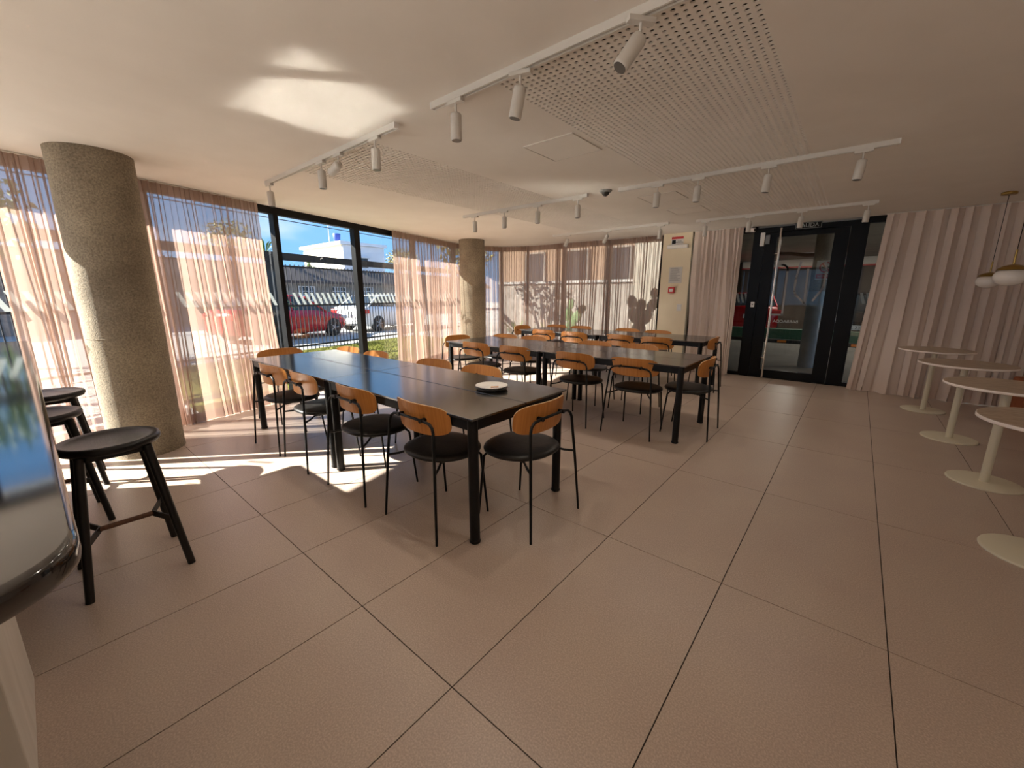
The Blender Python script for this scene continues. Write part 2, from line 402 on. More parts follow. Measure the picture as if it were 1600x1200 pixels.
GO = -.13                                                     # glass line behind the curtain rail
ys = [-4.95, -4.28, -2.97, -1.66, -.35, .96, 2.27, 3.58, 4.89, 6.20]
idx = 1
for k in range(len(ys)-1):
    bay(idx, (lx(ys[k], GO), ys[k]), (lx(ys[k+1], GO), ys[k+1]), wide=.11 if abs(ys[k+1]-3.58) < .01 else .065, first=(k == 0)); idx += 1
# unseen rear glazing, added for sun bounce; solid part darkens the right side
struct('wall_back', MB().box(.0, 3.15, -5.15, -5.0, -.14, ZT), 'white_wall')
for xa, xb in ((.0, -1.25), (-1.25, -2.5), (-2.5, lx(-5, GO))):
    bay(idx, (xa, -5.06), (xb, -5.06), stripe=False, first=(xa == .0)); idx += 1
curve = [(lx(6.2, GO), 6.2), (-6.83, 6.85), (-6.50, 7.42), (-5.95, 7.72), (-5.0, 7.80), (-3.95, 7.86), (-2.90, 7.90)]
for k in range(len(curve)-1):
    bay(idx, curve[k], curve[k+1], stripe=False, first=False); idx += 1

# ------------------------------------------------------------------ concrete columns
def column(x, y, r, label):
    t_ = thing('concrete_column', label, 'column', (x, y, 0))
    prof = [(r+.004, 0), (r, .05)]+[(r+.0015*math.sin(k*2.1), .05+(CEIL-.05)*k/16) for k in range(1, 16)]+[(r, CEIL)]
    obj('shaft', MB().lathe(prof, 48), 'concrete', t_)
    for zz in (1.02, 1.98):
        obj('formwork_ring', MB().lathe([(r, zz-.003), (r+.003, zz-.001), (r+.003, zz+.001), (r, zz+.003)], 48), 'concrete', t_)
    return t_
column(-4.75, .545, .255, 'thick raw concrete column beside the bar stools')
column(-6.13, 6.05, .255, 'round concrete column by the curved curtains in the far corner')

# ------------------------------------------------------------------ curtains
def lerp_path(pts, u):
    L = [0]
    for i in range(len(pts)-1): L.append(L[-1]+math.dist(pts[i], pts[i+1]))
    s_ = max(0, min(1, u))*L[-1]
    for i in range(len(pts)-1):
        if s_ <= L[i+1] or i == len(pts)-2:
            f = (s_-L[i])/(L[i+1]-L[i]); p, q = Vector(pts[i]), Vector(pts[i+1]); d = (q-p).normalized()
            return p+(q-p)*f, Vector((-d.y, d.x)), d
def curtain(label, top, bot, pleats, amp=.045, mat='sheer', seed=0, sway=.02, z1=CEIL-.012, z0=.006, inward=1, warp=0.0):
    rnd = random.Random(seed); t_ = thing('curtain', label, 'curtain')
    cols = pleats*14+1; rows = 22
    ph = [rnd.uniform(0, 6.28) for _ in range(6)]; pj = [rnd.uniform(.45, 1.5) for _ in range(pleats+2)]
    sh = [rnd.uniform(-.8, .8) for _ in range(pleats+2)]
    def surf(u, v):       # v = 0 top, 1 bottom
        uu = u + warp*v*math.sin(PI*u)
        pt, nt_, dt = lerp_path(top, uu); pb, nb, db = lerp_path(bot, uu)
        e = v**1.2
        p = pt.lerp(pb, e); n = nt_.lerp(nb, e).normalized(); d = dt.lerp(db, e).normalized()
        x = u*pleats; k = int(x); fr = x-k
        a = amp*(pj[k]*(1-fr)+pj[min(k+1, pleats)]*fr)*(.62+.55*v)
        a *= .72+.38*math.sin(2*PI*u*2.3+ph[3])*math.sin(2*PI*u*4.1+ph[4])
        drift = (.30*math.sin(2*PI*u*1.7+ph[5])+.22*math.sin(2*PI*u*4.3+ph[1]))*(.5+v)
        phs = 2*PI*(x+drift)+v*(sh[k]*(1-fr)+sh[min(k+1, pleats)]*fr)*1.6
        p = p+n*(a*(math.sin(phs)+.22*math.sin(2.0*phs+ph[2]+2*v)+.16*math.sin(.5*phs+ph[0]))*inward)
        tang = .0115*min(1, amp/.04)*math.sin(2*phs)*(1-.2*v)
        p = p+d*tang*1.6
        p = p+n*(sway*v*math.sin(3.1*u*PI+ph[0])*.6)+d*(sway*v*v*math.sin(5*u*PI+ph[1]))
        return p, n
    def build(v0, v1, rws, off, name, parent):
        vs_ = []
        for r in range(rws+1):
            v = v0+(v1-v0)*r/rws
            for c_ in range(cols):
                p, n = surf(c_/(cols-1), v); p = p+n*off
                zz = z1+(z0-z1)*v
                if name == 'hem' or v1 == 1: zz += .004*math.sin(c_*.7+ph[2])*v**6
                vs_.append((p.x, p.y, zz))
        fs = [(r*cols+c_, r*cols+c_+1, (r+1)*cols+c_+1, (r+1)*cols+c_) for r in range(rws) for c_ in range(cols-1)]
        return obj(name, MB().add(vs_, fs, True), mat, parent)
    build(0, 1, rows, 0, 'fabric', t_)
    build(.0, .045, 2, .003, 'header_tape', t_)
    build(.925, 1, 3, .003, 'hem', t_)
    r = MB(); pp = [lerp_path(top, k/10)[0] for k in range(11)]
    r.tube([(p.x, p.y, z1+.004) for p in pp], .007, 6)
    obj('rail', r, 'white_lamp', t_)
    return t_
L_ = lambda y, off=0: (lx(y, off), y)
curtain('sunlit pink sheer curtain left of the thick concrete column', [L_(-.05), L_(.62)], [L_(-.04), L_(.66)], 9, .034, seed=1, sway=.03)
curtain('sheer pink curtain between the thick column and the open window', [L_(.66), L_(2.0)], [L_(.66, .02), L_(2.07, .05)], 16, .032, seed=2, sway=.03)
curtain('sheer pink curtain right of the open window, bunched at its left', [L_(4.24), L_(4.75), L_(6.28)], [L_(4.20, .1), L_(5.0, .08), L_(6.22, .02)], 22, .032, seed=3, sway=.04)
cpath = [(lx(6.3), 6.3), (-6.66, 6.82), (-6.38, 7.26), (-5.9, 7.52), (-5.04, 7.60)]
curtain('beige sheer curtain following the curved corner right of the far column', cpath, cpath, 26, .04, seed=4, sway=.015)
curtain('middle beige sheer curtain behind the rear table', [(-5.12, 7.58), (-3.95, 7.68)], [(-5.10, 7.58), (-3.98, 7.68)], 16, .038, seed=5, sway=.015)
curtain('beige sheer curtain touching the cream pillar', [(-4.02, 7.70), (-2.92, 7.76)], [(-4.0, 7.70), (-2.94, 7.76)], 15, .038, seed=6, sway=.015)
curtain('short brown curtain between the cream pillar and the glass door', [(-2.33, 7.72), (-1.60, 7.72)], [(-2.31, 7.70), (-1.58, 7.70)], 9, .05, mat='drape', seed=7, sway=.02, warp=.04)
curtain('long brown curtain right of the door behind the round tables', [(.13, 7.72), (.55, 7.74), (2.9, 7.74)], [(.05, 7.62), (.80, 7.60), (2.9, 7.66)], 20, .058, mat='drape', seed=8, sway=.03)

# ------------------------------------------------------------------ door and side lights
d1 = structe('door_1')
fr = MB(); fr.box(-1.41, -1.29, YD, YD+.12, 0, 2.41); obj('door_jamb', fr, 'black_frame', d1)
fr = MB(); fr.box(-.225, -.055, YD, YD+.12, 0, 2.41); obj('door_jamb', fr, 'black_frame', d1)
fr = MB(); fr.box(-1.29, -.225, YD, YD+.12, 2.335, 2.41); obj('door_head', fr, 'black_frame', d1)
obj('threshold', MB().box(-1.41, -.055, YD, YD+.12, 0, .012), 'black_frame', d1)
lf = MB()
lf.box(-1.285, -1.125, YD+.01, YD+.075, .015, 2.33); lf.box(-.405, -.23, YD+.01, YD+.075, .015, 2.33)
lf.box(-1.125, -.405, YD+.01, YD+.075, 2.255, 2.33); lf.box(-1.125, -.405, YD+.01, YD+.075, .015, .14)
leaf = obj('door_leaf', lf, 'black_frame', d1, .003)
obj('glass', MB().box(-1.13, -.40, YD+.04, YD+.046, .135, 2.26), 'glass_dark', leaf)
h = MB(); h.tube([(-1.07, YD-.06, .02), (-1.07, YD-.06, 2.38)], .0165, 14)
for zz in (.35, 2.0): h.tube([(-1.07, YD-.06, zz), (-1.10, YD-.06, zz), (-1.14, YD+.012, zz)], .011, 8)
obj('pull_handle', h, 'steel', leaf)
# line drawing and lettering on the door glass
yg = YD+.034
def stroke(pts, r=.0135):
    b_ = MB()
    for i in range(len(pts)-1):
        (x0, z0), (x1, z1) = pts[i], pts[i+1]; d = Vector((x1-x0, z1-z0)).normalized(); n = Vector((-d.y, d.x))*r; e = d*r*.7
        b_.add([(x0+n.x-e.x, yg, z0+n.y-e.y), (x1+n.x+e.x, yg, z1+n.y+e.y), (x1-n.x+e.x, yg, z1-n.y+e.y), (x0-n.x-e.x, yg, z0-n.y-e.y)], [(0, 1, 2, 3)])
    return b_
arc = [(-1.0+.075*math.cos(a), 1.74+.09*math.sin(a)) for a in [PI*.5-k*PI/16 for k in range(9)]]
obj('line_emblem', stroke([(-1.02, 1.83)]+arc+[(-.918, 1.05), (-1.08, 1.05)]), 'grey_print', leaf)
obj('line_emblem', stroke([(-.765, 1.86), (-.80, 1.62), (-.80, 1.42), (-.78, 1.37), (-.65, 1.24), (-.66, 1.75)]), 'grey_print', leaf)
obj('line_emblem', stroke([(-.455, 1.86), (-.43, 1.72), (-.44, 1.48), (-.46, 1.43), (-.545, 1.28)]), 'grey_print', leaf)
text('door_lettering', 'BARBACOA', .066, 'white_print', (-.86, yg-.001, .945), FACE_MINUS_Y, leaf, mirror=True)
# closer, push button, exit sign
clo = obj('door_closer', MB().box(-1.345, -1.285, YD-.045, YD, 2.13, 2.335), 'white_plastic', d1, .006)
obj('closer_arm', MB().box(-1.275, -1.215, YD-.03, YD+.008, 2.16, 2.29), 'grey_frame', d1)
bt = obj('push_button', MB().box(-1.372, -1.318, YD-.02, YD, 1.165, 1.255), 'white_plastic', d1, .005)
obj('button_cap', MB().lathe([(.009, 0), (.009, .006)], 12).xf(Matrix.Translation((-1.345, YD-.02, 1.21)) @ Matrix.Rotation(PI/2, 4, 'X')), 'black_metal', bt)
ex = thing('exit_sign', 'black exit sign with white SALIDA lettering above the door', 'sign', (-.735, YD-.012, 2.395))
obj('board', MB().box(-.165, .165, 0, .012, -.05, .044), 'black_frame', ex)
bo = MB()
for (x0, x1, z0, z1) in ((-.16, .16, .034, .038), (-.16, .16, -.045, -.041), (-.16, -.156, -.041, .034), (.156, .16, -.041, .034)): bo.box(x0, x1, -.002, 0, z0, z1)
obj('border', bo, 'white_print', ex)
text('lettering', 'SALIDA', .078, 'white_print', (0, -.002, -.004), FACE_MINUS_Y, ex)
bay(idx, (-2.36, YD+.06), (-1.41, YD+.06), fw=.04, stripe=False, gl='glass_dark'); 
slashes(bpy.data.objects['window_%d' % idx], (-1.90, YD+.06), (-1.41, YD+.06), off=-.008, wd=.032, pitch=.062, lean=.045); idx += 1
bay(idx, (-.055, YD+.06), (1.65, YD+.06), fw=.03, stripe=False, gl='glass_dark')
slashes(bpy.data.objects['window_%d' % idx], (-.03, YD+.06), (1.0, YD+.06), off=-.008, wd=.034, pitch=.068, lean=.045); idx += 1
cm = thing('security_camera', 'small white security camera on the ceiling left of the door', 'camera', (-1.485, YD-.07, CEIL))
obj('bracket', MB().tube([(0, 0, 0), (0, 0, -.035)], .02, 10), 'white_plastic', cm)
obj('housing', MB().tube([(-.05, .02, -.05), (.06, -.03, -.06)], .034, 12), 'white_plastic', cm)
obj('lens', MB().tube([(.055, -.028, -.06), (.068, -.034, -.061)], .025, 12), 'lamp_dark', cm)

# ------------------------------------------------------------------ things on the cream pillar
yp = 7.74
s_ = thing('safety_sign', 'small white safety sign with red header high on the cream pillar', 'sign', (-2.625, yp, 2.31))
obj('plate', MB().box(-.105, .105, -.006, 0, -.07, .07), 'white_plastic', s_)
obj('red_header', MB().box(-.103, .103, -.0075, -.006, .028, .068), 'red_print', s_)
obj('pictogram', MB().box(-.095, -.03, -.0075, -.006, -.05, .015), 'black_metal', s_)
text('lettering', 'SALIDA\nEMERGENCIA', .022, 'black_metal', (.035, -.007, -.018), FACE_MINUS_Y, s_)
e_ = thing('emergency_light', 'slim white emergency light bar below the safety sign', 'light', (-2.605, yp, 2.21))
obj('housing', MB().box(-.18, .18, -.05, 0, -.035, .03), 'white_plastic', e_, .006)
obj('diffuser', MB().box(-.165, .165, -.056, -.05, -.026, .02), 'opal', e_)
n_ = thing('paper_notice', 'printed paper notice in a sleeve on the cream pillar', 'notice', (-2.613, yp, 1.715))
obj('sheet', MB().box(-.115, .115, -.004, 0, -.14, .14), 'paper', n_)
tl = MB(); rr = random.Random(3)
for k in range(13):
    z_ = .115-k*.018
    tl.box(-.095, -.095+.19*(rr.uniform(.6, 1)), -.005, -.004, z_, z_+.007)
obj('print_lines', tl, 'grey_print', n_)
a_ = thing('fire_alarm', 'red fire alarm call point on the cream pillar', 'alarm', (-2.655, yp, 1.45))
obj('box', MB().box(-.055, .055, -.05, 0, -.055, .055), 'red_plastic', a_, .006)
obj('glass_window', MB().box(-.03, .03, -.053, -.05, -.03, .025), 'white_plastic', a_)
w_ = thing('light_switch', 'white light switch plate low on the cream pillar', 'switch', (-2.50, yp, 1.14))
obj('plate', MB().box(-.04, .04, -.008, 0, -.06, .06), 'white_plastic', w_, .003)
for zz in (-.028, .006): obj('rocker', MB().box(-.018, .018, -.013, -.008, zz, zz+.024), 'porcelain', w_)

# ------------------------------------------------------------------ track lights
FILL_W = 3.2  # spotlights hang switched off; this soft output is added room fill
def spot(x, y, label, tilt=0, az=0, group='white track spotlights'):
    t_ = thing('track_spotlight', label, 'spotlight', (x, y, CEIL-.034), az, group)
    obj('adapter', MB().box(-.055, .055, -.016, .016, -.018, 0), 'white_lamp', t_)
    obj('stem', MB().tube([(0, 0, -.018), (0, 0, -.062)], .0065, 8), 'white_lamp', t_)
    R = Matrix.Translation((0, 0, -.066)) @ Matrix.Rotation(tilt, 4, 'Y')
    b_ = MB().lathe([(.027, -.135), (.0305, -.132), (.031, -.125), (.031, -.01), (.028, -.002), (.015, .004)], 20).xf(R)
    hd = obj('lamp_head', b_, 'white_lamp', t_)
    li = bpy.data.lights.new('lamp_light', 'SPOT'); li.energy = FILL_W if tilt < 1 else 0.0; li.color = (1.0, .88, .74); li.spot_size = math.radians(150); li.spot_blend = 1.0; li.shadow_soft_size = .026
    lo = bpy.data.objects.new('lamp_light', li); C.objects.link(lo); lo.parent = t_; lo.matrix_local = R @ Matrix.Translation((0, 0, -.14))
    obj('lens', MB().lathe([(.026, -.1365), (.026, -.1352)], 20).xf(R), 'lamp_dark', hd)
    return t_
def track(x0, x1, y, label):
    t_ = thing('light_track', label, 'track', (x0, y, CEIL))
    L = x1-x0
    p = MB(); p.box(0, L, -.018, -.008, -.034, 0); p.box(0, L, .008, .018, -.034, 0); p.box(0, L, -.008, .008, -.012, 0)
    obj('profile', p, 'white_lamp', t_)
    for xe in (0, L): obj('end_cap', MB().box(xe-.004, xe+.004, -.019, .019, -.035, 0), 'white_plastic', t_)
ORD = ['first', 'second', 'third', 'fourth', 'fifth']
TR = [('nearest ceiling track', -2.03, .9, 1.715, [(-1.84, 0, 0), (-1.385, .22, .3), (-.79, .62, .9)]),
      ('ceiling track near the open window', -4.56, -2.42, 1.735, [(-4.50, -.05, 0), (-3.45, 0, 0), (-3.17, 1.25, 0), (-2.67, 0, 0)]),
      ('middle ceiling track left of the dome', -4.36, -2.42, 4.166, [(-4.15, 0, 0), (-3.62, 0, 0), (-3.09, 0, 0), (-2.537, 0, 0)]),
      ('middle ceiling track right of the dome', -2.05, .07, 4.176, [(-1.65, .05, 0), (-1.274, .05, 0), (-.718, .08, 0), (-.12, .12, 0)]),
      ('rear ceiling track before the beige curtains', -4.45, -2.36, 6.50, [(-4.14, .45, 0), (-3.364, .5, 0), (-2.477, .1, 0)]),
      ('rear ceiling track before the glass door', -1.98, .02, 6.60, [(-1.858, 0, 0), (-1.29, .05, 0), (-.706, .05, 0), (-.063, .05, 0)])]
for nm, x0, x1, y, lst in TR:
    track(x0, x1, y, 'white ' + nm)
    for k, (x, ti, az) in enumerate(lst):
        spot(x, y, '%s white spotlight from the left on the %s' % (ORD[k], nm), ti, az)
dm = thing('dome_camera', 'grey dome security camera in the middle of the ceiling', 'camera', (-2.2, 4.16, CEIL))
obj('base', MB().lathe([(.02, -.022), (.058, -.02), (.065, -.006), (.065, 0)], 24), 'dome_grey', dm)
obj('dome', MB().lathe([(.004, -.06), (.02, -.055), (.034, -.042), (.042, -.022)], 20), 'lamp_dark', dm)

# ------------------------------------------------------------------ pendant lamps at right
def pendant(x, y, z, label):
    t_ = thing('pendant_lamp', label, 'pendant lamp', (x, y, 0), 0, 'opal pendants')
    obj('canopy', MB().lathe([(.055, CEIL-.028), (.062, CEIL-.024), (.062, CEIL-.003), (.058, CEIL)], 24), 'brass', t_)
    obj('cord', MB().tube([(0, 0, CEIL-.028), (0, 0, z+.185)], .003, 6), 'black_metal', t_)
    obj('stem', MB().tube([(0, 0, z+.19), (0, 0, z+.074)], .0075, 10), 'brass', t_)
    obj('cap', MB().lathe([(.090, z+.030), (.084, z+.045), (.06, z+.062), (.025, z+.074), (.008, z+.077)], 28), 'brass', t_)
    gl = [(.101*math.sin(a), z-.022+.074*math.cos(a)) for a in [PI*.985-k*PI*.72/14 for k in range(15)]]
    obj('globe', MB().lathe(gl, 28), 'opal', t_)
pendant(1.08, 7.0, 1.535, 'brass and opal pendant lamp hanging left of its twin')
pendant(.935, 5.30, 1.535, 'brass and opal pendant lamp at the right edge, larger in view')

# ------------------------------------------------------------------ dining chairs
def superellipse(w_, d_, n=2.4, seg=40, front=1.0):
    pts = []
    for k in range(seg):
        a = 2*PI*k/seg; c_, s2 = math.cos(a), math.sin(a)
        pts.append((w_*math.copysign(abs(c_)**(2/n), c_), d_*math.copysign(abs(s2)**(2/n), s2)))
    return pts
def make_chair():
    t_ = thing('dining_chair', 'chair', 'chair', (0, 0, 0), 0, 'dining chairs around the long tables')
    # seat pad: soft shield
    o_ = superellipse(.240, .222, 2.35, 40); vs_ = []; rings = [(.0, .468), (.45, .468), (.8, .466), (.93, .462), (.985, .454), (1.0, .445), (.99, .436), (.95, .430), (.0, .430)]
    for f, z in rings:
        for (x, y) in o_:
            taper = 1-.10*max(0, -y/.215)
            vs_.append((x*f*taper, .035+y*f, z+.006*(y/.215)**2*f))
    n = 40; fs = [(r*n+k, (r+1)*n+k, (r+1)*n+(k+1) % n, r*n+(k+1) % n) for r in range(len(rings)-1) for k in range(n)]
    obj('seat', MB().add(vs_, fs, True), 'leather', t_)
    # curved plywood backrest
    def back(u, v, th):      # u along the arc -1..1, v height -1..1
        a = u*.69; R_ = .385
        x = R_*math.sin(a); y = -.165+R_*(1-math.cos(a))*.85-.012*v
        nx, ny = -math.sin(a), math.cos(a)
        return (x+nx*th, y+ny*th, 0.683+.090*v)
    ol = superellipse(1, 1, 3.6, 48); bk = MB(); rg = [0, .35, .7, .9, 1.0]
    for th, flip in ((.006, False), (-.006, True)):
        vs_ = [back(u*f, v*f, th) for f in rg for (u, v) in ol]
        fs = [(r*48+k, r*48+(k+1) % 48, (r+1)*48+(k+1) % 48, (r+1)*48+k) for r in range(len(rg)-1) for k in range(48)]
        if not flip: fs = [f[::-1] for f in fs]
        bk.add(vs_, fs, True)
    e = [back(u, v, .006) for (u, v) in ol]+[back(u, v, -.006) for (u, v) in ol]
    brest = obj('backrest', bk, 'ply', t_)
    obj('edge_band', MB().add(e, [(k, (k+1) % 48, 48+(k+1) % 48, 48+k) for k in range(48)], True), 'ply_edge', brest)
    for s2 in (-1, 1):
        obj('leg', MB().tube([(s2*.255, -.232, 0), (s2*.230, -.207, .38), (s2*.211, -.190, .60)], .0088, 8, rads=[.0072, .0088, .0088]), 'black_metal', t_)
        obj('leg', MB().tube([(s2*.208, .222, 0), (s2*.190, .185, .40), (s2*.176, .16, .428), (s2*.15, .12, .432)], .0088, 8, rads=[.0072, .0088, .0088, .0088]), 'black_metal', t_)
        obj('seat_rail', MB().tube([(s2*.229, -.205, .405), (s2*.19, -.15, .41), (s2*.155, -.10, .424), (s2*.15, .12, .428)], .0075, 8), 'black_metal', t_)
    pts = [(-.211, -.190, .60), (-.2085, -.188, .632), (-.196, -.184, .660), (-.168, -.182, .678), (-.115, -.184, .686), (-.05, -.1885, .688), (.05, -.1885, .688), (.115, -.184, .686), (.168, -.182, .678), (.196, -.184, .660), (.2085, -.188, .632), (.211, -.190, .60)]
    obj('back_bar', MB().tube(pts, .0088, 8), 'black_metal', t_)
    for s2 in (-1, 1):
        b_ = MB().tube([(s2*.105, -.198, .686), (s2*.100, -.140, .686)], .0125, 12)
        obj('bolt', b_, 'black_metal', t_)
    return t_
proto = make_chair(); used = [False]
def place(x, y, rz, label):
    if not used[0]:
        used[0] = True; proto.location = (x, y, 0); proto.rotation_euler = (0, 0, rz); proto['label'] = label
    else: dup(proto, (x, y, 0), rz, label)

# ------------------------------------------------------------------ long dining tables
def make_table(x0, y0, label, L=1.595, W_=.90):
    t_ = thing('dining_table', label, 'table', (x0, y0, 0), 0, 'long black dining tables')
    for (ya, yb) in ((0, W_/2-.004), (W_/2+.004, W_)):
        obj('top_panel', MB().box(0, L, ya, yb, .728, .74), 'table_top', t_, .0015)
    for (ya, yb) in ((.022, .042), (W_-.042, W_-.022)): obj('apron', MB().box(.04, L-.04, ya, yb, .665, .728), 'black_metal', t_)
    for (xa, xb) in ((.022, .042), (L-.042, L-.022)): obj('apron', MB().box(xa, xb, .042, W_-.042, .665, .728), 'black_metal', t_)
    obj('centre_rail', MB().box(.042, L-.042, W_/2-.03, W_/2+.03, .69, .728), 'black_metal', t_)
    for x in (.042, L-.042):
        for y in (.045, W_-.045):
            lg = obj('leg', MB().lathe([(.029, .012), (.029, .70), (.029, .728)], 18, (x, y, 0)), 'black_metal', t_)
            obj('foot', MB().lathe([(.028, 0), (.032, .004), (.032, .012), (.029, .02)], 18, (x, y, 0)), 'black_metal', lg)
    return t_
TAB = [('front', -4.63, 1.392, [(-3.917, 1.455, .04), (-3.345, 1.475, -.06), (-2.553, 1.475, .0), (-1.862, 1.508, -.02)],
        [(-4.46, 2.25, .03), (-3.876, 2.25, -.02), (-2.96, 2.29, .03), (-2.376, 2.32, -.03)], (-4.80, 1.80, .05), (-1.452, 1.875, .0)),
       ('middle', -4.30, 3.715, [(-3.74, 3.83, .0), (-3.09, 3.84, .03), (-2.25, 3.83, -.03), (-1.60, 3.86, .02)],
        [(-4.10, 4.62, .03), (-3.58, 4.65, -.03), (-2.575, 4.66, .02), (-1.98, 4.68, -.02)], (-4.45, 4.15, -.06), (-1.165, 4.22, .055)),
       ('rear', -4.73, 5.86, [(-4.20, 5.98, .0), (-3.56, 5.95, .03), (-2.75, 6.0, -.03), (-2.18, 5.99, .02)],
        [(-4.63, 6.83, .03), (-4.08, 6.85, -.02), (-3.126, 6.86, .02), (-2.56, 6.82, -.02)], (-4.95, 6.35, -.05), (-1.65, 6.38, .06))]
for nm, tx, ty, near, far, le, ri in TAB:
    make_table(tx, ty, 'black table at the window end of the %s row of tables' % nm)
    make_table(tx+1.60, ty, 'black table at the door end of the %s row of tables' % nm)
    for k, (x, y, a) in enumerate(near):
        place(x, y, a, '%s wood-backed chair from the window on the camera side of the %s tables' % (ORD[k], nm))
    for k, (x, y, a) in enumerate(far):
        place(x, y, PI+a, '%s wood-backed chair from the window on the far side of the %s tables' % (ORD[k], nm))
    place(le[0], le[1], -PI/2+le[2], 'wood-backed chair at the window end of the %s tables' % nm)
    place(ri[0], ri[1], PI/2+ri[2], 'wood-backed chair at the door end of the %s tables' % nm)

# plate on the front table
dd = thing('serving_tray', 'round dark dish under the white plate on the front table', 'tray', (-1.828, 1.966, .74))
obj('dish', MB().lathe([(.085, 0), (.10, .004), (.112, .016), (.108, .017), (.098, .008)], 36), 'dark_dish', dd)
pl = thing('plate', 'white plate resting on the dark dish on the front table', 'plate', (-1.828, 1.966, .7485))
obj('plate_body', MB().lathe([(.06, 0), (.085, .006), (.108, .02), (.110, .022), (.105, .0225), (.085, .012), (.05, .008), (.002, .008)], 40), 'porcelain', pl)
obj('crumb', MB().tube([(.01, -.02, .012), (.05, .015, .014)], .004, 6), 'ply', pl)

# ------------------------------------------------------------------ bar counter and stools
bar = thing('bar_counter', 'polished dark stone bar counter at the left edge', 'counter')
X0, X1, Y0, Y1 = -4.475, -.66, -.72, .0
pts = []
def corner(cx, cy_, rx, ry, a0, n=10): return [(cx+rx*math.cos(a0+PI/2*k/n), cy_+ry*math.sin(a0+PI/2*k/n)) for k in range(n+1)]
pts = corner(X1-.13, Y1-.13, .13, .13, 0) + corner(X0+.03, Y1-.03, .03, .03, PI/2) + corner(X0+.03, Y0+.03, .03, .03, PI) + corner(X1-.13, Y0+.13, .13, .13, 1.5*PI)
cx_, cy2 = (X0+X1)/2, (Y0+Y1)/2; n = len(pts); b_ = MB(); vs_ = []
def inset(d_, z):
    return [(x+(d_ if x < cx_ else -d_)*1.0, y+(d_ if y < cy2 else -d_)*1.0, z) for x, y in pts]
prof = [(.03, 1.0), (.012, 1.003), (.002, 1.012), (0, 1.02), (0, 1.042), (.003, 1.048), (.008, 1.05)]
for d_, z in prof: vs_ += inset(d_, z)
b_.add(vs_, [(r*n+k, r*n+(k+1) % n, (r+1)*n+(k+1) % n, (r+1)*n+k) for r in range(len(prof)-1) for k in range(n)], True)
b_.add(vs_[-n:], [tuple(range(n))]); b_.add(vs_[:n], [tuple(range(n-1, -1, -1))])
obj('counter_top', b_, 'bar_stone', bar)
obj('pedestal', MB().box(-2.117, -1.56, -.62, -.19, 0, 1.0), 'travertine', bar, .004)
obj('pedestal', MB().box(-4.3, -3.75, -.62, -.19, 0, 1.0), 'travertine', bar, .004)
obj('back_panel', MB().box(-4.3, -.9, -.66, -.62, 0, 1.0), 'brown_panel', bar)
def make_stool(x, y, rz, label):
    t_ = thing('bar_stool', label, 'stool', (x, y, 0), rz, 'black bar stools')
    R_ = .19
    prof = [(.0, .662), (.10, .660), (.155, .655), (.178, .660), (.188, .672), (.189, .684), (.184, .694), (.172, .698), (.15, .690), (.11, .683), (.06, .680), (.0, .679)]
    obj('seat', MB().lathe([(max(r, .001), z) for r, z in prof], 48), 'black_wood', t_)
    obj('seat_block', MB().prism(superellipse(.135, .135, 4, 24), .632, .660), 'black_wood', t_)
    for sx in (-1, 1):
        for sy in (-1, 1):
            obj('leg', MB().tube([(sx*.187, sy*.187, 0), (sx*.115, sy*.115, .655)], .018, 12, rads=[.0165, .0185]), 'black_wood', t_)
    for sy in (-1, 1):
        # flat metal bracket joining the two legs of one side, kinked inwards to the wooden crossbar
        k = MB(); zb = .255; f = .158
        for sx in (-1, 1): k.obox((sx*f, sy*f), (0, sy*.098), .006, zb-.016, zb+.016)
        obj('bracket', k, 'black_metal', t_)
    obj('footrest', MB().tube([(0, -.10, .255), (0, .10, .255)], .0125, 12), 'brown_wood', t_)
    return t_
make_stool(-2.67, .17, 0, 'nearest black wooden bar stool in full view')
make_stool(-3.55, -.045, .05, 'second black bar stool, half hidden by the bar counter')
make_stool(-4.27, .02, -.05, 'farthest black bar stool, near the left curtain')

# ------------------------------------------------------------------ round tables at right, bench
for k, (x, y) in enumerate([(.778, 6.83), (.855, 5.60), (.90, 4.40), (.905, 3.26)]):
    t_ = thing('round_table', ['farthest', 'second farthest', 'second nearest', 'nearest'][k] + ' round pedestal table in the row at right', 'table', (x, y, 0), 0, 'round pedestal tables')
    r = .325
    tp = obj('table_top', MB().lathe([(r-.004, .718), (r, .722), (r, .736), (r-.003, .74)], 56), 'round_stone', t_)
    obj('edge_band', MB().lathe([(r, .7205), (r+.0015, .7215), (r+.0015, .7365), (r, .7375)], 56), 'round_edge', tp)
    obj('stem', MB().tube([(0, 0, .012), (0, 0, .716)], .026, 20), 'cream_metal', t_)
    obj('base', MB().lathe([(.2, 0), (.202, .004), (.2, .010), (.19, .012), (.03, .013)], 48), 'cream_metal', t_)
    obj('mount_plate', MB().lathe([(.09, .711), (.09, .718)], 24), 'cream_metal', t_)
be = thing('bench', 'terracotta upholstered bench in front of the brown curtain at right', 'bench', (2.16, 7.16, 0))
obj('plinth', MB().box(-.58, .6, -.22, .22, 0, .08), 'brown_panel', be)
obj('seat_box', MB().box(-.62, .62, -.25, .25, .06, .36), 'terracotta', be, .012)
obj('cushion', MB().box(-.63, .63, -.26, .26, .36, .43), 'terracotta', be, .02)
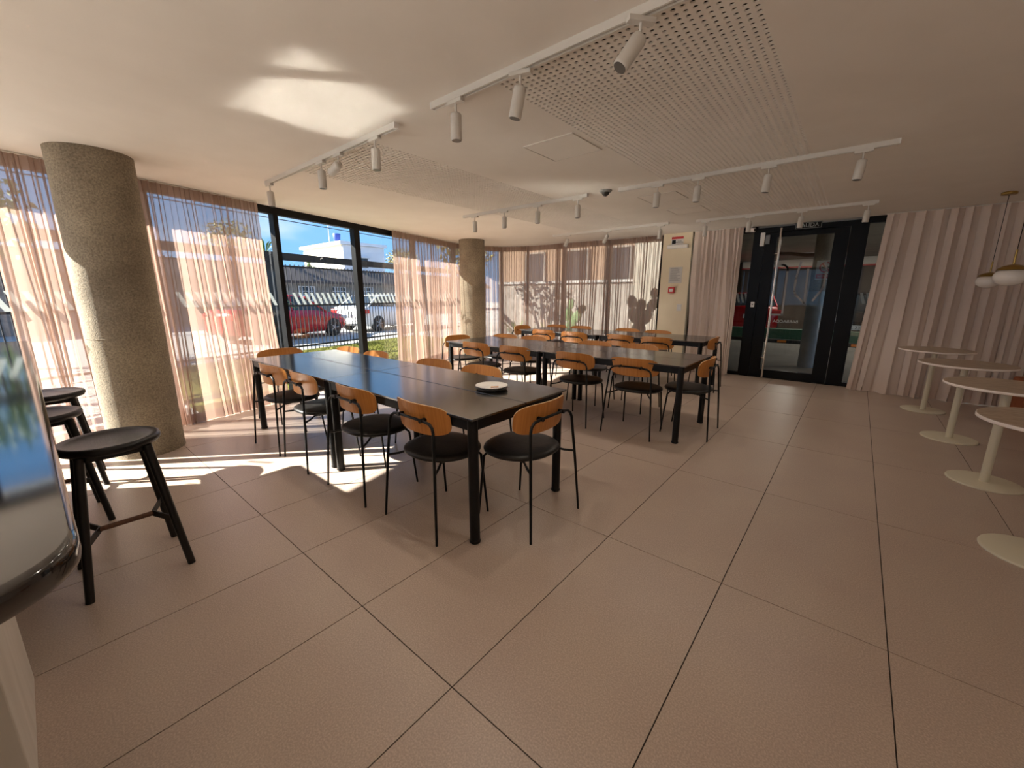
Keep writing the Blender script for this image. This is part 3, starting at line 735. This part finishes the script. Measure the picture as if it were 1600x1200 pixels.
#OUTSIDE
# ------------------------------------------------------------------ ground outside
gz = -.05
struct('ground_paving', MB().prism([(lx(-12)-.13, -12), (lx(1.2)-.13, 1.2), (lx(1.2)-4.7, 1.2), (lx(-12)-4.7, -12)], -.3, gz), 'paving')  # pale paving added outside the glass to bounce sun onto the ceiling
struct('ground_rear', MB().prism([(lx(-12)-.13, -12), (lx(-5.1)-.13, -5.1), (6, -5.15), (6, -12)], -.3, gz), 'paving')
struct('ground_lawn', MB().prism([(lx(1.2)-.13, 1.2), (lx(6.2)-.13, 6.2), (-6.95, 7.1), (-6.6, 8.0), (-7.4, 9.0), (lx(9)-4.7, 9.0), (lx(1.2)-4.7, 1.2)], -.3, gz), 'lawn')
struct('ground_street', MB().prism([(lx(-60)-4.7, -60), (lx(9)-4.7, 9.0), (lx(60)-4.7, 60), (-90, 60), (-90, -60)], -.3, -.10), 'asphalt')
struct('ground_terrace', MB().prism([(-6.6, 8.0), (-4.95, 8.0), (-4.0, 8.0), (-4.0, 11.3), (-5.0, 11.4), (-5.0, 20), (lx(20)-4.7, 20), (lx(9)-4.7, 9.0), (-7.4, 9.0)], -.3, -.06), 'asphalt')
struct('ground_garage', MB().box(-4.0, 8.2, 8.0, 11.4, -.3, -.02).box(-4.8, 8.2, 11.4, 21, -.3, -.02), 'concrete_floor')
bl = MB(); rr = random.Random(5)
for k in range(14000):
    y = rr.uniform(1.6, 8.6); x = lx(y)-.4-rr.random()*3.9; a = rr.uniform(0, PI); h = rr.uniform(.03, .075); ww = .007; le = rr.uniform(-.03, .03)
    dx, dy = math.cos(a)*ww, math.sin(a)*ww
    bl.add([(x-dx, y-dy, gz), (x+dx, y+dy, gz), (x+le, y+le, gz+h)], [(0, 1, 2)])
go = obj('lawn_grass', bl, 'blade'); tag(go, 'short green grass growing between the window and the fence', 'grass'); go['kind'] = 'stuff'

# ------------------------------------------------------------------ street fence
def fx(y): return -9.72-.265*y
def fence(y0, y1, label):
    t_ = thing('bar_fence', label, 'fence', (fx(y0), y0, 0))
    L = math.dist((fx(y0), y0), (fx(y1), y1)); ang = math.atan2(y1-y0, fx(y1)-fx(y0)); t_.rotation_euler = (0, 0, ang)
    obj('top_beam', MB().box(0, L, -.05, .05, 2.19, 2.36), 'fence_dark', t_)
    for z in (2.05, 1.10, .06): obj('rail', MB().box(0, L, -.02, .02, z-.02, z+.02), 'fence_dark', t_)
    bm_ = MB().box(-.0085, .0085, -.0085, .0085, gz, 2.10).mesh('bar'); bm_.materials.append(M['fence_bar'])
    n = int(L/.122)
    for k in range(1, n):
        o = bpy.data.objects.new('bar', bm_); C.objects.link(o); o.parent = t_; o.location = (k*L/n, 0, 0)
    for x in (.05, L*.5, L-.05): obj('post', MB().box(x-.05, x+.05, -.05, .05, -.2, 2.19), 'fence_dark', t_)
fence(-7.0, 3.93, 'dark metal bar fence seen through the left curtains')
fence(3.98, 12.5, 'dark metal bar fence beyond the open window')

# ------------------------------------------------------------------ cars
def car(x, y, rz, label, paint, plate=None, front_plate=False, z=-.10):
    t_ = thing('car', label, 'car', (x, y, z), rz)
    st = [(-2.12, .62, .42, .80), (-2.05, .80, .28, .98), (-1.6, .86, .22, 1.02), (-.6, .87, .20, .98), (.6, .87, .20, .95), (1.3, .86, .20, .86), (1.85, .80, .24, .74), (2.08, .66, .34, .62)]
    vs_ = []
    for (xx, wd, z0, z1) in st:
        vs_ += [(xx, -wd*.9, z0), (xx, -wd, z0+.12), (xx, -wd, z0+(z1-z0)*.65), (xx, -wd*.93, z1), (xx, 0, z1+.03), (xx, wd*.93, z1), (xx, wd, z0+(z1-z0)*.65), (xx, wd, z0+.12), (xx, wd*.9, z0)]
    n = 9; fs = [(i*n+k, i*n+(k+1) % n, (i+1)*n+(k+1) % n, (i+1)*n+k) for i in range(len(st)-1) for k in range(n)]
    b_ = MB().add(vs_, fs, True); b_.add(vs_[:n], [tuple(range(n-1, -1, -1))]); b_.add(vs_[-n:], [tuple(range(n))])
    obj('body', b_, paint, t_)
    cs = [(-1.75, .74, 1.0, 1.02), (-1.15, .66, 1.0, 1.40), (-.2, .64, .98, 1.45), (.35, .66, .97, 1.38), (1.12, .76, .88, .90)]
    def cab(off, grow):
        v2 = []
        for (xx, wt, z0, z1) in cs: v2 += [(xx, -.80, z0-.02), (xx, -wt-grow, z1+off), (xx, wt+grow, z1+off), (xx, .80, z0-.02)]
        return v2
    v2 = cab(0, 0); b_ = MB().add(v2, [(i*4+k, i*4+k+1, (i+1)*4+k+1, (i+1)*4+k) for i in range(4) for k in range(3)], False)
    obj('windows', b_, 'car_glass', t_)
    rf = []
    for (xx, wt, z0, z1) in cs[1:4]: rf += [(xx, -wt-.01, z1-.02), (xx, -wt+.03, z1+.025), (xx, wt-.03, z1+.025), (xx, wt+.01, z1-.02)]
    obj('roof', MB().add(rf, [(i*4+k, i*4+k+1, (i+1)*4+k+1, (i+1)*4+k) for i in range(2) for k in range(3)], True), paint, t_)
    pl_ = MB()
    for s2 in (-1, 1):
        for (a, b2) in (((-1.75, .77, 1.0), (-1.15, .665, 1.41)), ((-.25, .80, .97), (-.2, .65, 1.45)), ((1.12, .78, .88), (.35, .665, 1.39))):
            pl_.tube([(a[0], s2*a[1], a[2]), (b2[0], s2*b2[1], b2[2])], .035, 6)
    obj('pillars', pl_, paint, t_)
    for wx in (-1.32, 1.32):
        for s2 in (-1, 1):
            R = Matrix.Translation((wx, s2*.80, .32)) @ Matrix.Rotation(PI/2, 4, 'X')
            wl = obj('wheel', MB().lathe([(.22, -.1), (.30, -.1), (.32, -.07), (.32, .07), (.30, .1), (.22, .1)], 24).xf(R), 'tyre', t_)
            rm = MB().lathe([(.21, -.09), (.21, .09)], 20).xf(R)
            for q in range(5):
                a = q*2*PI/5; rm.tube([tuple(R @ Vector((0, 0, -s2*.1))), tuple(R @ Vector((.19*math.cos(a), .19*math.sin(a), -s2*.1)))], .022, 5)
            obj('rim', rm, 'rim', wl)
    for s2 in (-1, 1):
        obj('tail_light', MB().box(-2.135, -1.80, s2*.72-.16, s2*.72+.16, .74, .90), 'tail_red', t_, .02)
        obj('head_light', MB().box(1.75, 2.09, s2*.62-.16, s2*.62+.16, .58, .72), 'head_clear', t_, .03)
    obj('bumper', MB().box(-2.16, -2.05, -.62, .62, .34, .52), paint, t_, .03)
    obj('grille', MB().box(2.02, 2.10, -.42, .42, .36, .56), 'car_black', t_, .02)
    if plate is not None:
        xx, yaw_ = (2.11, PI/2) if front_plate else (-2.17, -PI/2)
        zz = .47 if front_plate else .70
        p = obj('number_plate', MB().box(min(xx, xx*1.004), max(xx, xx*1.004), -.20, .20, zz-.065, zz+.065), 'plate_white', t_)
        if plate: text('plate_text', plate, .12, 'car_black', (xx*1.0065, 0, zz), (PI/2, 0, yaw_), p)
    return t_
AL = math.atan2(1, -.265)        # street runs along this direction
car(-15.05, 5.75, AL, 'red car parked on the street behind the fence', 'car_red')
car(-16.05, 10.35, AL, 'white car parked on the street behind the red car', 'car_white', '')

# ------------------------------------------------------------------ houses across the street
def frame_box(mb, p, q, wd, z0, z1, off=0): return mb.obox(p, q, wd, z0, z1, off)
def hx(y, o=0): return -23.5-.265*y+o
lh = thing('low_house', 'long low street house with dark tiled roof and white window grilles', 'house')
p, q = (hx(-6), -6), (hx(34), 34)
obj('wall', MB().obox(p, q, .3, -.1, 2.15), 'stone_wall', lh)
rv = []
for y in (-6.5, 34.5): rv += [(hx(y)+.6, y, 2.05), (hx(y)+.6, y, 2.2), (hx(y)-1.2, y, 3.15), (hx(y)-1.4, y, 2.1)]
obj('roof', MB().add(rv, [(0, 1, 5, 4), (1, 2, 6, 5), (2, 3, 7, 6), (3, 0, 4, 7), (0, 3, 2, 1), (4, 5, 6, 7)]), 'roof_tile', lh)
for y in (7.2, 9.2, 11.6, 14.0, 16.5):
    e = Vector((hx(y)+.17, y)); d = Vector((-.265, 1)).normalized(); nrm = Vector((d.y, -d.x))
    wdw = obj('window', MB().obox(e-d*.55, e+d*.55, .04, .75, 1.9), 'car_glass', lh)
    gr = MB()
    for k in range(6): a_ = e+nrm*.05+d*(-.55+.22*k); gr.obox(a_-d*.02, a_+d*.02, .03, .75, 1.9)
    for k in range(5): gr.obox(e+nrm*.05-d*.55, e+nrm*.05+d*.55, .03, .75+.28*k-.02, .75+.28*k+.02)
    obj('grille', gr, 'house_white', wdw)
ho = thing('white_house', 'cream and white flat-roofed house block above the low roof', 'house')
obj('walls', MB().box(-36, -29.7, 15.9, 19.4, -.1, 5.0), 'house_cream', ho)
obj('side_wall', MB().box(-29.72, -29.6, 15.95, 19.4, -.1, 4.98), 'house_white', ho)
obj('parapet', MB().box(-36.2, -29.45, 15.7, 19.6, 5.0, 5.22), 'house_white', ho)
wn = obj('window', MB().box(-29.62, -29.57, 17.3, 17.9, 3.4, 4.1), 'car_glass', ho)
obj('window_hood', MB().box(-29.6, -29.4, 17.2, 18.0, 4.12, 4.2), 'house_white', wn)
tk = thing('water_tank', 'blue water tank on the roof of the white house', 'tank', (-31.6, 16.6, 5.22))
obj('tank_body', MB().lathe([(.20, 0), (.25, .35), (.29, .70), (.26, .74)], 20), 'tank_blue', tk)
obj('stand', MB().box(-.35, .35, -.35, .35, -.02, .02), 'house_white', tk)
an = thing('roof_antenna', 'white dish antenna standing beside the blue tank', 'antenna', (-32.6, 16.5, 5.22))
obj('mast', MB().tube([(0, 0, 0), (0, 0, 1.5)], .03, 6), 'house_white', an)
obj('dish', MB().lathe([(.02, 0), (.25, .06), (.42, .2)], 16, (0, 0, 0)).xf(Matrix.Translation((0, 0, 1.6)) @ Matrix.Rotation(1.1, 4, 'Y')), 'house_white', an)

# ------------------------------------------------------------------ palms, trees, wires
def palm(x, y, h, s, label, mat='leaf', n=46, seed=0):
    rr = random.Random(seed); t_ = thing('palm_tree', label, 'tree', (x, y, -.1))
    obj('trunk', MB().tube([(0, 0, 0), (.08, .03, h*.5), (0, 0, h)], .13, 8, rads=[.16, .12, .11]), 'bark', t_)
    b_ = MB()
    for k in range(n):
        a = rr.uniform(0, 2*PI); el = rr.uniform(-.5, 1.3); L = s*rr.uniform(.7, 1.1); wd = .05*s
        dx, dy, dz = math.cos(a)*math.cos(el), math.sin(a)*math.cos(el), math.sin(el)
        px, py = -math.sin(a)*wd, math.cos(a)*wd
        m1 = (dx*L*.5, dy*L*.5, h+dz*L*.55); e1 = (dx*L, dy*L, h+dz*L*.9-.15*L)
        b_.add([(0, 0, h), (m1[0]+px, m1[1]+py, m1[2]), e1, (m1[0]-px, m1[1]-py, m1[2])], [(0, 1, 2, 3)])
    obj('fronds', b_, mat, t_)
palm(-28.5, 10.3, 4.0, 1.3, 'spiky palm rising above the fence beside the left mullion', seed=1)
palm(-29.2, 13.2, 3.5, .9, 'small spiky palm beside the white house', seed=2)
palm(-20.5, 2.2, 3.6, 1.5, 'spiky palm seen through the left sheer curtain', seed=3)
palm(-12.8, 4.6, 1.4, .9, 'low yucca standing just behind the fence', seed=4, n=36)
def tree(x, y, h, r, label, mat='leaf', n=1300, seed=0):
    rr = random.Random(seed); t_ = thing('tree', label, 'tree', (x, y, -.1))
    tr_ = MB().tube([(0, 0, 0), (.1, 0, h*.5), (0, .1, h)], .12, 7, rads=[.16, .1, .05])
    for k in range(7):
        a = rr.uniform(0, 2*PI); tr_.tube([(.06, 0, h*.5), (r*.7*math.cos(a), r*.7*math.sin(a), h+rr.uniform(-.3, .6)*r)], .04, 5, rads=[.05, .015])
    obj('trunk', tr_, 'bark', t_)
    b_ = MB()
    for k in range(n):
        v = Vector((rr.gauss(0, 1), rr.gauss(0, 1), rr.gauss(0, 1))).normalized()*r*rr.uniform(.45, 1.0)
        v = Vector((v.x*(1+.25*math.sin(v.z*4)), v.y, v.z*.75+h)); s2 = rr.uniform(.06, .13)
        a = Vector((rr.uniform(-1, 1), rr.uniform(-1, 1), rr.uniform(-1, 1))).normalized(); b2 = a.orthogonal().normalized()
        b_.add([v+a*s2, v+b2*s2*.5, v-a*s2, v-b2*s2*.5], [(0, 1, 2, 3)])
    obj('foliage', b_, mat, t_)
tree(-33, 23.5, 4.6, 1.5, 'olive toned tree right of the white house', 'leaf_olive', 900, 4)
tree(-31.5, 9.4, 5.0, 1.6, 'pale olive tree behind the left mullion palm', 'leaf_olive', 900, 5)
tree(-13.5, -1.0, 3.0, 1.6, 'leafy green tree behind the left sheer curtain', 'leaf', 1300, 6)
tree(-10.4, 10.0, 3.0, 1.1, 'bare branched tree behind the far column', 'leaf_olive', 350, 7)
for k, (z0, z1, o) in enumerate([(7.6, 7.3, 0), (7.2, 7.0, .4), (6.4, 6.3, -.3), (6.1, 6.0, .5), (5.2, 5.4, 0), (8.2, 7.6, 1.0)]):
    pts_ = [(-19.0-o*2-.265*y, y, z0+(z1-z0)*(y+30)/80-.5*(1-((y-10)/40)**2)) for y in range(-30, 51, 8)]
    tag(obj('overhead_wire', MB().tube(pts_, .02, 5), 'wire'), '%s overhead wire crossing the sky, counted from the top' % ['second', 'third', 'fourth', 'fifth', 'sixth', 'first'][k], 'wire', 'overhead street wires')

# ------------------------------------------------------------------ terrace seen through the middle sheers
gw = thing('garden_wall', 'low grey garden wall behind the beige sheer curtains', 'wall')
obj('wall_body', MB().box(-10.6, -4.2, 12.0, 12.2, -.1, 1.75), 'stone_wall', gw)
obj('coping', MB().box(-10.7, -4.15, 11.93, 12.27, 1.75, 1.83), 'asphalt', gw)
ob = thing('orange_building', 'pale orange building behind the garden wall', 'building')
obj('walls', MB().box(-12.5, -6.0, 14.0, 18, -.1, 3.6), 'orange_wall', ob)
obj('roof_slab', MB().box(-12.8, -5.7, 13.7, 18.3, 3.6, 3.8), 'house_white', ob)
for x in (-10.9, -8.9, -7.2):
    wv = obj('window', MB().box(x, x+.9, 13.96, 14.02, 1.9, 3.0), 'car_glass', ob)
    obj('window_frame', MB().box(x-.06, x, 13.93, 14.03, 1.85, 3.05).box(x+.9, x+.96, 13.93, 14.03, 1.85, 3.05).box(x, x+.9, 13.93, 14.03, 3.0, 3.06), 'stone_wall', wv)
def cactus(x, y, pads, label):
    t_ = thing('potted_cactus', label, 'cactus', (x, y, -.06))
    obj('pot', MB().lathe([(.17, 0), (.22, .35), (.24, .36), (.24, .40), (.20, .40), (.19, .34)], 24), 'terracotta', t_)
    obj('soil', MB().lathe([(.195, .33), (.195, .355)], 20), 'bark', t_)
    for (px, py, pz, r, tilt, az) in pads:
        prof = [(max(.001, math.sin(a)*1.0), -math.cos(a)) for a in [PI*k/10 for k in range(11)]]
        m_ = MB().lathe(prof, 14).xf(Matrix.Translation((px, py, pz)) @ Matrix.Rotation(az, 4, 'Z') @ Matrix.Rotation(tilt, 4, 'Y') @ Matrix.Diagonal((r*.72, r*.16, r, 1)))
        obj('pad', m_, 'cactus', t_)
cactus(-3.85, 9.2, [(0, 0, .6, .24, 0, .1), (.14, 0, .92, .19, .5, .2), (-.14, .02, .95, .2, -.5, -.1), (-.2, 0, 1.26, .16, -.2, .3), (.28, .02, 1.2, .17, .6, 0), (.02, 0, 1.18, .16, .1, .2), (.3, .04, 1.46, .12, 0, .2)], 'tall prickly pear cactus behind the sheer beside the pillar')
cactus(-5.75, 9.3, [(0, 0, .58, .22, .1, .2), (.16, 0, .86, .18, .6, .1), (-.08, 0, .90, .18, -.2, .3), (.3, 0, 1.06, .14, .9, .2), (-.04, .02, 1.18, .14, .2, 0)], 'short prickly pear cactus behind the middle sheer')
def yucca(x, y, s, label, seed):
    rr = random.Random(seed); t_ = thing('agave_plant', label, 'plant', (x, y, -.06))
    obj('pot', MB().lathe([(.13, 0), (.17, .25), (.18, .28), (.14, .28), (.13, .24)], 20), 'concrete', t_)
    for k in range(12):
        a = k*2.4; el = .35+.9*(k/12); L = s*rr.uniform(.8, 1.1); dx, dy, dz = math.cos(a)*math.cos(el), math.sin(a)*math.cos(el), math.sin(el)
        px, py = -math.sin(a)*.035, math.cos(a)*.035
        bb = (dx*.04, dy*.04, .25); m1 = (dx*L*.5, dy*L*.5, .25+dz*L*.55); e1 = (dx*L, dy*L, .25+dz*L*.85)
        obj('leaf', MB().add([bb, (m1[0]+px, m1[1]+py, m1[2]), e1, (m1[0]-px, m1[1]-py, m1[2]), (m1[0], m1[1], m1[2]-.02)], [(0, 1, 4), (1, 2, 4), (2, 3, 4), (3, 0, 4), (0, 3, 2, 1)]), 'leaf', t_)
yucca(-4.7, 9.0, .5, 'spiky potted agave between the two cacti', 3)
yucca(-7.3, 8.9, .7, 'spiky potted agave behind the curved curtain', 4)
yucca(-6.8, 9.6, .6, 'spiky potted agave left of the short cactus', 5)

# ------------------------------------------------------------------ covered garage behind the door
struct('garage_slab', MB().box(-2.75, 8.3, 8.45, 11.3, 2.72, 2.95).box(-5.0, 8.3, 11.3, 21, 2.72, 2.95), 'concrete_dark')
struct('wall_garage_back', MB().box(-5.0, 8.3, 20.4, 20.6, -.1, 2.72), 'concrete_dark')
struct('ground_drive', MB().box(8.2, 30, 6, 30, -.3, -.02), 'paving')  # unseen pale ground, added to bounce sun into the open garage side
struct('wall_garage_left', MB().box(-5.0, -4.8, 11.5, 20.4, -.1, 2.72).box(-5.0, -2.6, 11.3, 11.5, -.1, 2.72).box(-2.75, -2.6, 8.15, 11.3, -.1, 2.72), 'concrete_dark')  # side walls added to keep direct sun out of the garage
gb = thing('garage_beam', 'beige garage beam with a red stripe seen through the door', 'beam')
obj('beam', MB().box(-3.9, 5, 19.6, 19.9, 2.40, 2.70), 'house_cream', gb)
obj('red_stripe', MB().box(-3.9, 5, 19.58, 19.6, 2.38, 2.44), 'red_plastic', gb)
obj('lower_panel', MB().box(-3.9, 5, 19.7, 19.8, -.02, 2.40), 'brown_panel', gb)
for k, (x, y) in enumerate(((2.6, 12.5), (-1.2, 16.9))):  # lamps added to brighten the garage behind the door
    gl_ = thing('garage_lamp', ['linear ceiling lamp in the garage hidden behind the long curtain', 'linear ceiling lamp over the cars in the garage'][k], 'lamp', (x, y, 2.72))
    obj('housing', MB().box(-.62, .62, -.07, .07, -.05, 0), 'white_plastic', gl_)
    obj('diffuser', MB().box(-.60, .60, -.055, .055, -.06, -.05), 'opal', gl_)
    la = bpy.data.lights.new('tube_light', 'AREA'); la.shape = 'RECTANGLE'; la.size = 1.2; la.size_y = .1; la.energy = 22; la.color = (1, .96, .88)
    lo = bpy.data.objects.new('tube_light', la); C.objects.link(lo); lo.parent = gl_; lo.location = (0, 0, -.064)
gp = thing('garage_pipe', 'brown pipe run below the garage slab', 'pipe')
obj('pipe', MB().tube([(-2.4, 13.2, 2.46), (-1.5, 13.0, 2.40), (-1.15, 12.9, 2.34), (-.4, 12.9, 2.34), (-.35, 12.9, 2.7)], .045, 10), 'brown_wood', gp)
gc = thing('garage_column', 'slim garage column painted pale grey below, seen through the door glass', 'column', (-.62, 9.75, 0))
obj('shaft', MB().lathe([(.14, 1.43), (.14, 2.72)], 28), 'concrete', gc)
obj('painted_base', MB().lathe([(.143, -.02), (.143, 1.43)], 28), 'pale_paint', gc)
ns = thing('no_smoking_sign', 'no smoking sign with red ring on the garage column', 'sign', (-.545, 9.585, 1.81))
obj('plate', MB().box(-.14, .14, 0, .008, -.17, .17), 'plate_white', ns)
ring = MB()
for k in range(24):
    a, b2 = 2*PI*k/24, 2*PI*(k+1)/24
    ring.add([(r_*math.cos(t2), -.002, .05+r_*math.sin(t2)) for (r_, t2) in ((.075, a), (.095, a), (.095, b2), (.075, b2))], [(0, 1, 2, 3)])
ring.add([(-.062, -.002, .10), (-.05, -.002, .115), (.062, -.002, 0), (.05, -.002, -.015)], [(0, 1, 2, 3)])
obj('red_ring', ring, 'red_print', ns)
obj('cigarette', MB().box(-.055, .05, -.001, 0, .04, .058), 'black_metal', ns)
obj('red_caption', MB().box(-.125, .125, -.002, 0, -.15, -.07), 'red_print', ns)
text('caption_text', 'NO FUMAR', .04, 'plate_white', (0, -.003, -.11), FACE_MINUS_Y, ns)
kb = thing('green_kerb', 'low green painted kerb wall across the garage', 'kerb')
obj('kerb_body', MB().box(-3.9, 5, 14.6, 14.9, -.02, .36), 'green_paint', kb)
obj('kerb_base', MB().box(-3.9, 5, 14.5, 14.6, -.02, .06), 'car_black', kb)
for k, x in enumerate((-1.57, .12)):
    ws = thing('wheel_stop', ['black wheel stop with orange reflector seen through the door', 'black wheel stop with orange reflector seen right of the door'][k], 'wheel stop', (x, 14.3, -.02))
    obj('stop_body', MB().prism([(-.6, -.08), (.6, -.08), (.6, .08), (-.6, .08)], 0, .10), 'tyre', ws)
    obj('reflector', MB().box(-.11, .11, -.086, -.08, .02, .085), 'orange', ws)
car(-3.22, 17.45, PI/2+.26, 'red car seen left of the door in the garage', 'car_red', '', z=-.02)
car(.08, 17.25, -PI/2, 'black car with number plate right of the door in the garage', 'car_black', 'C 2327', True, z=-.02)
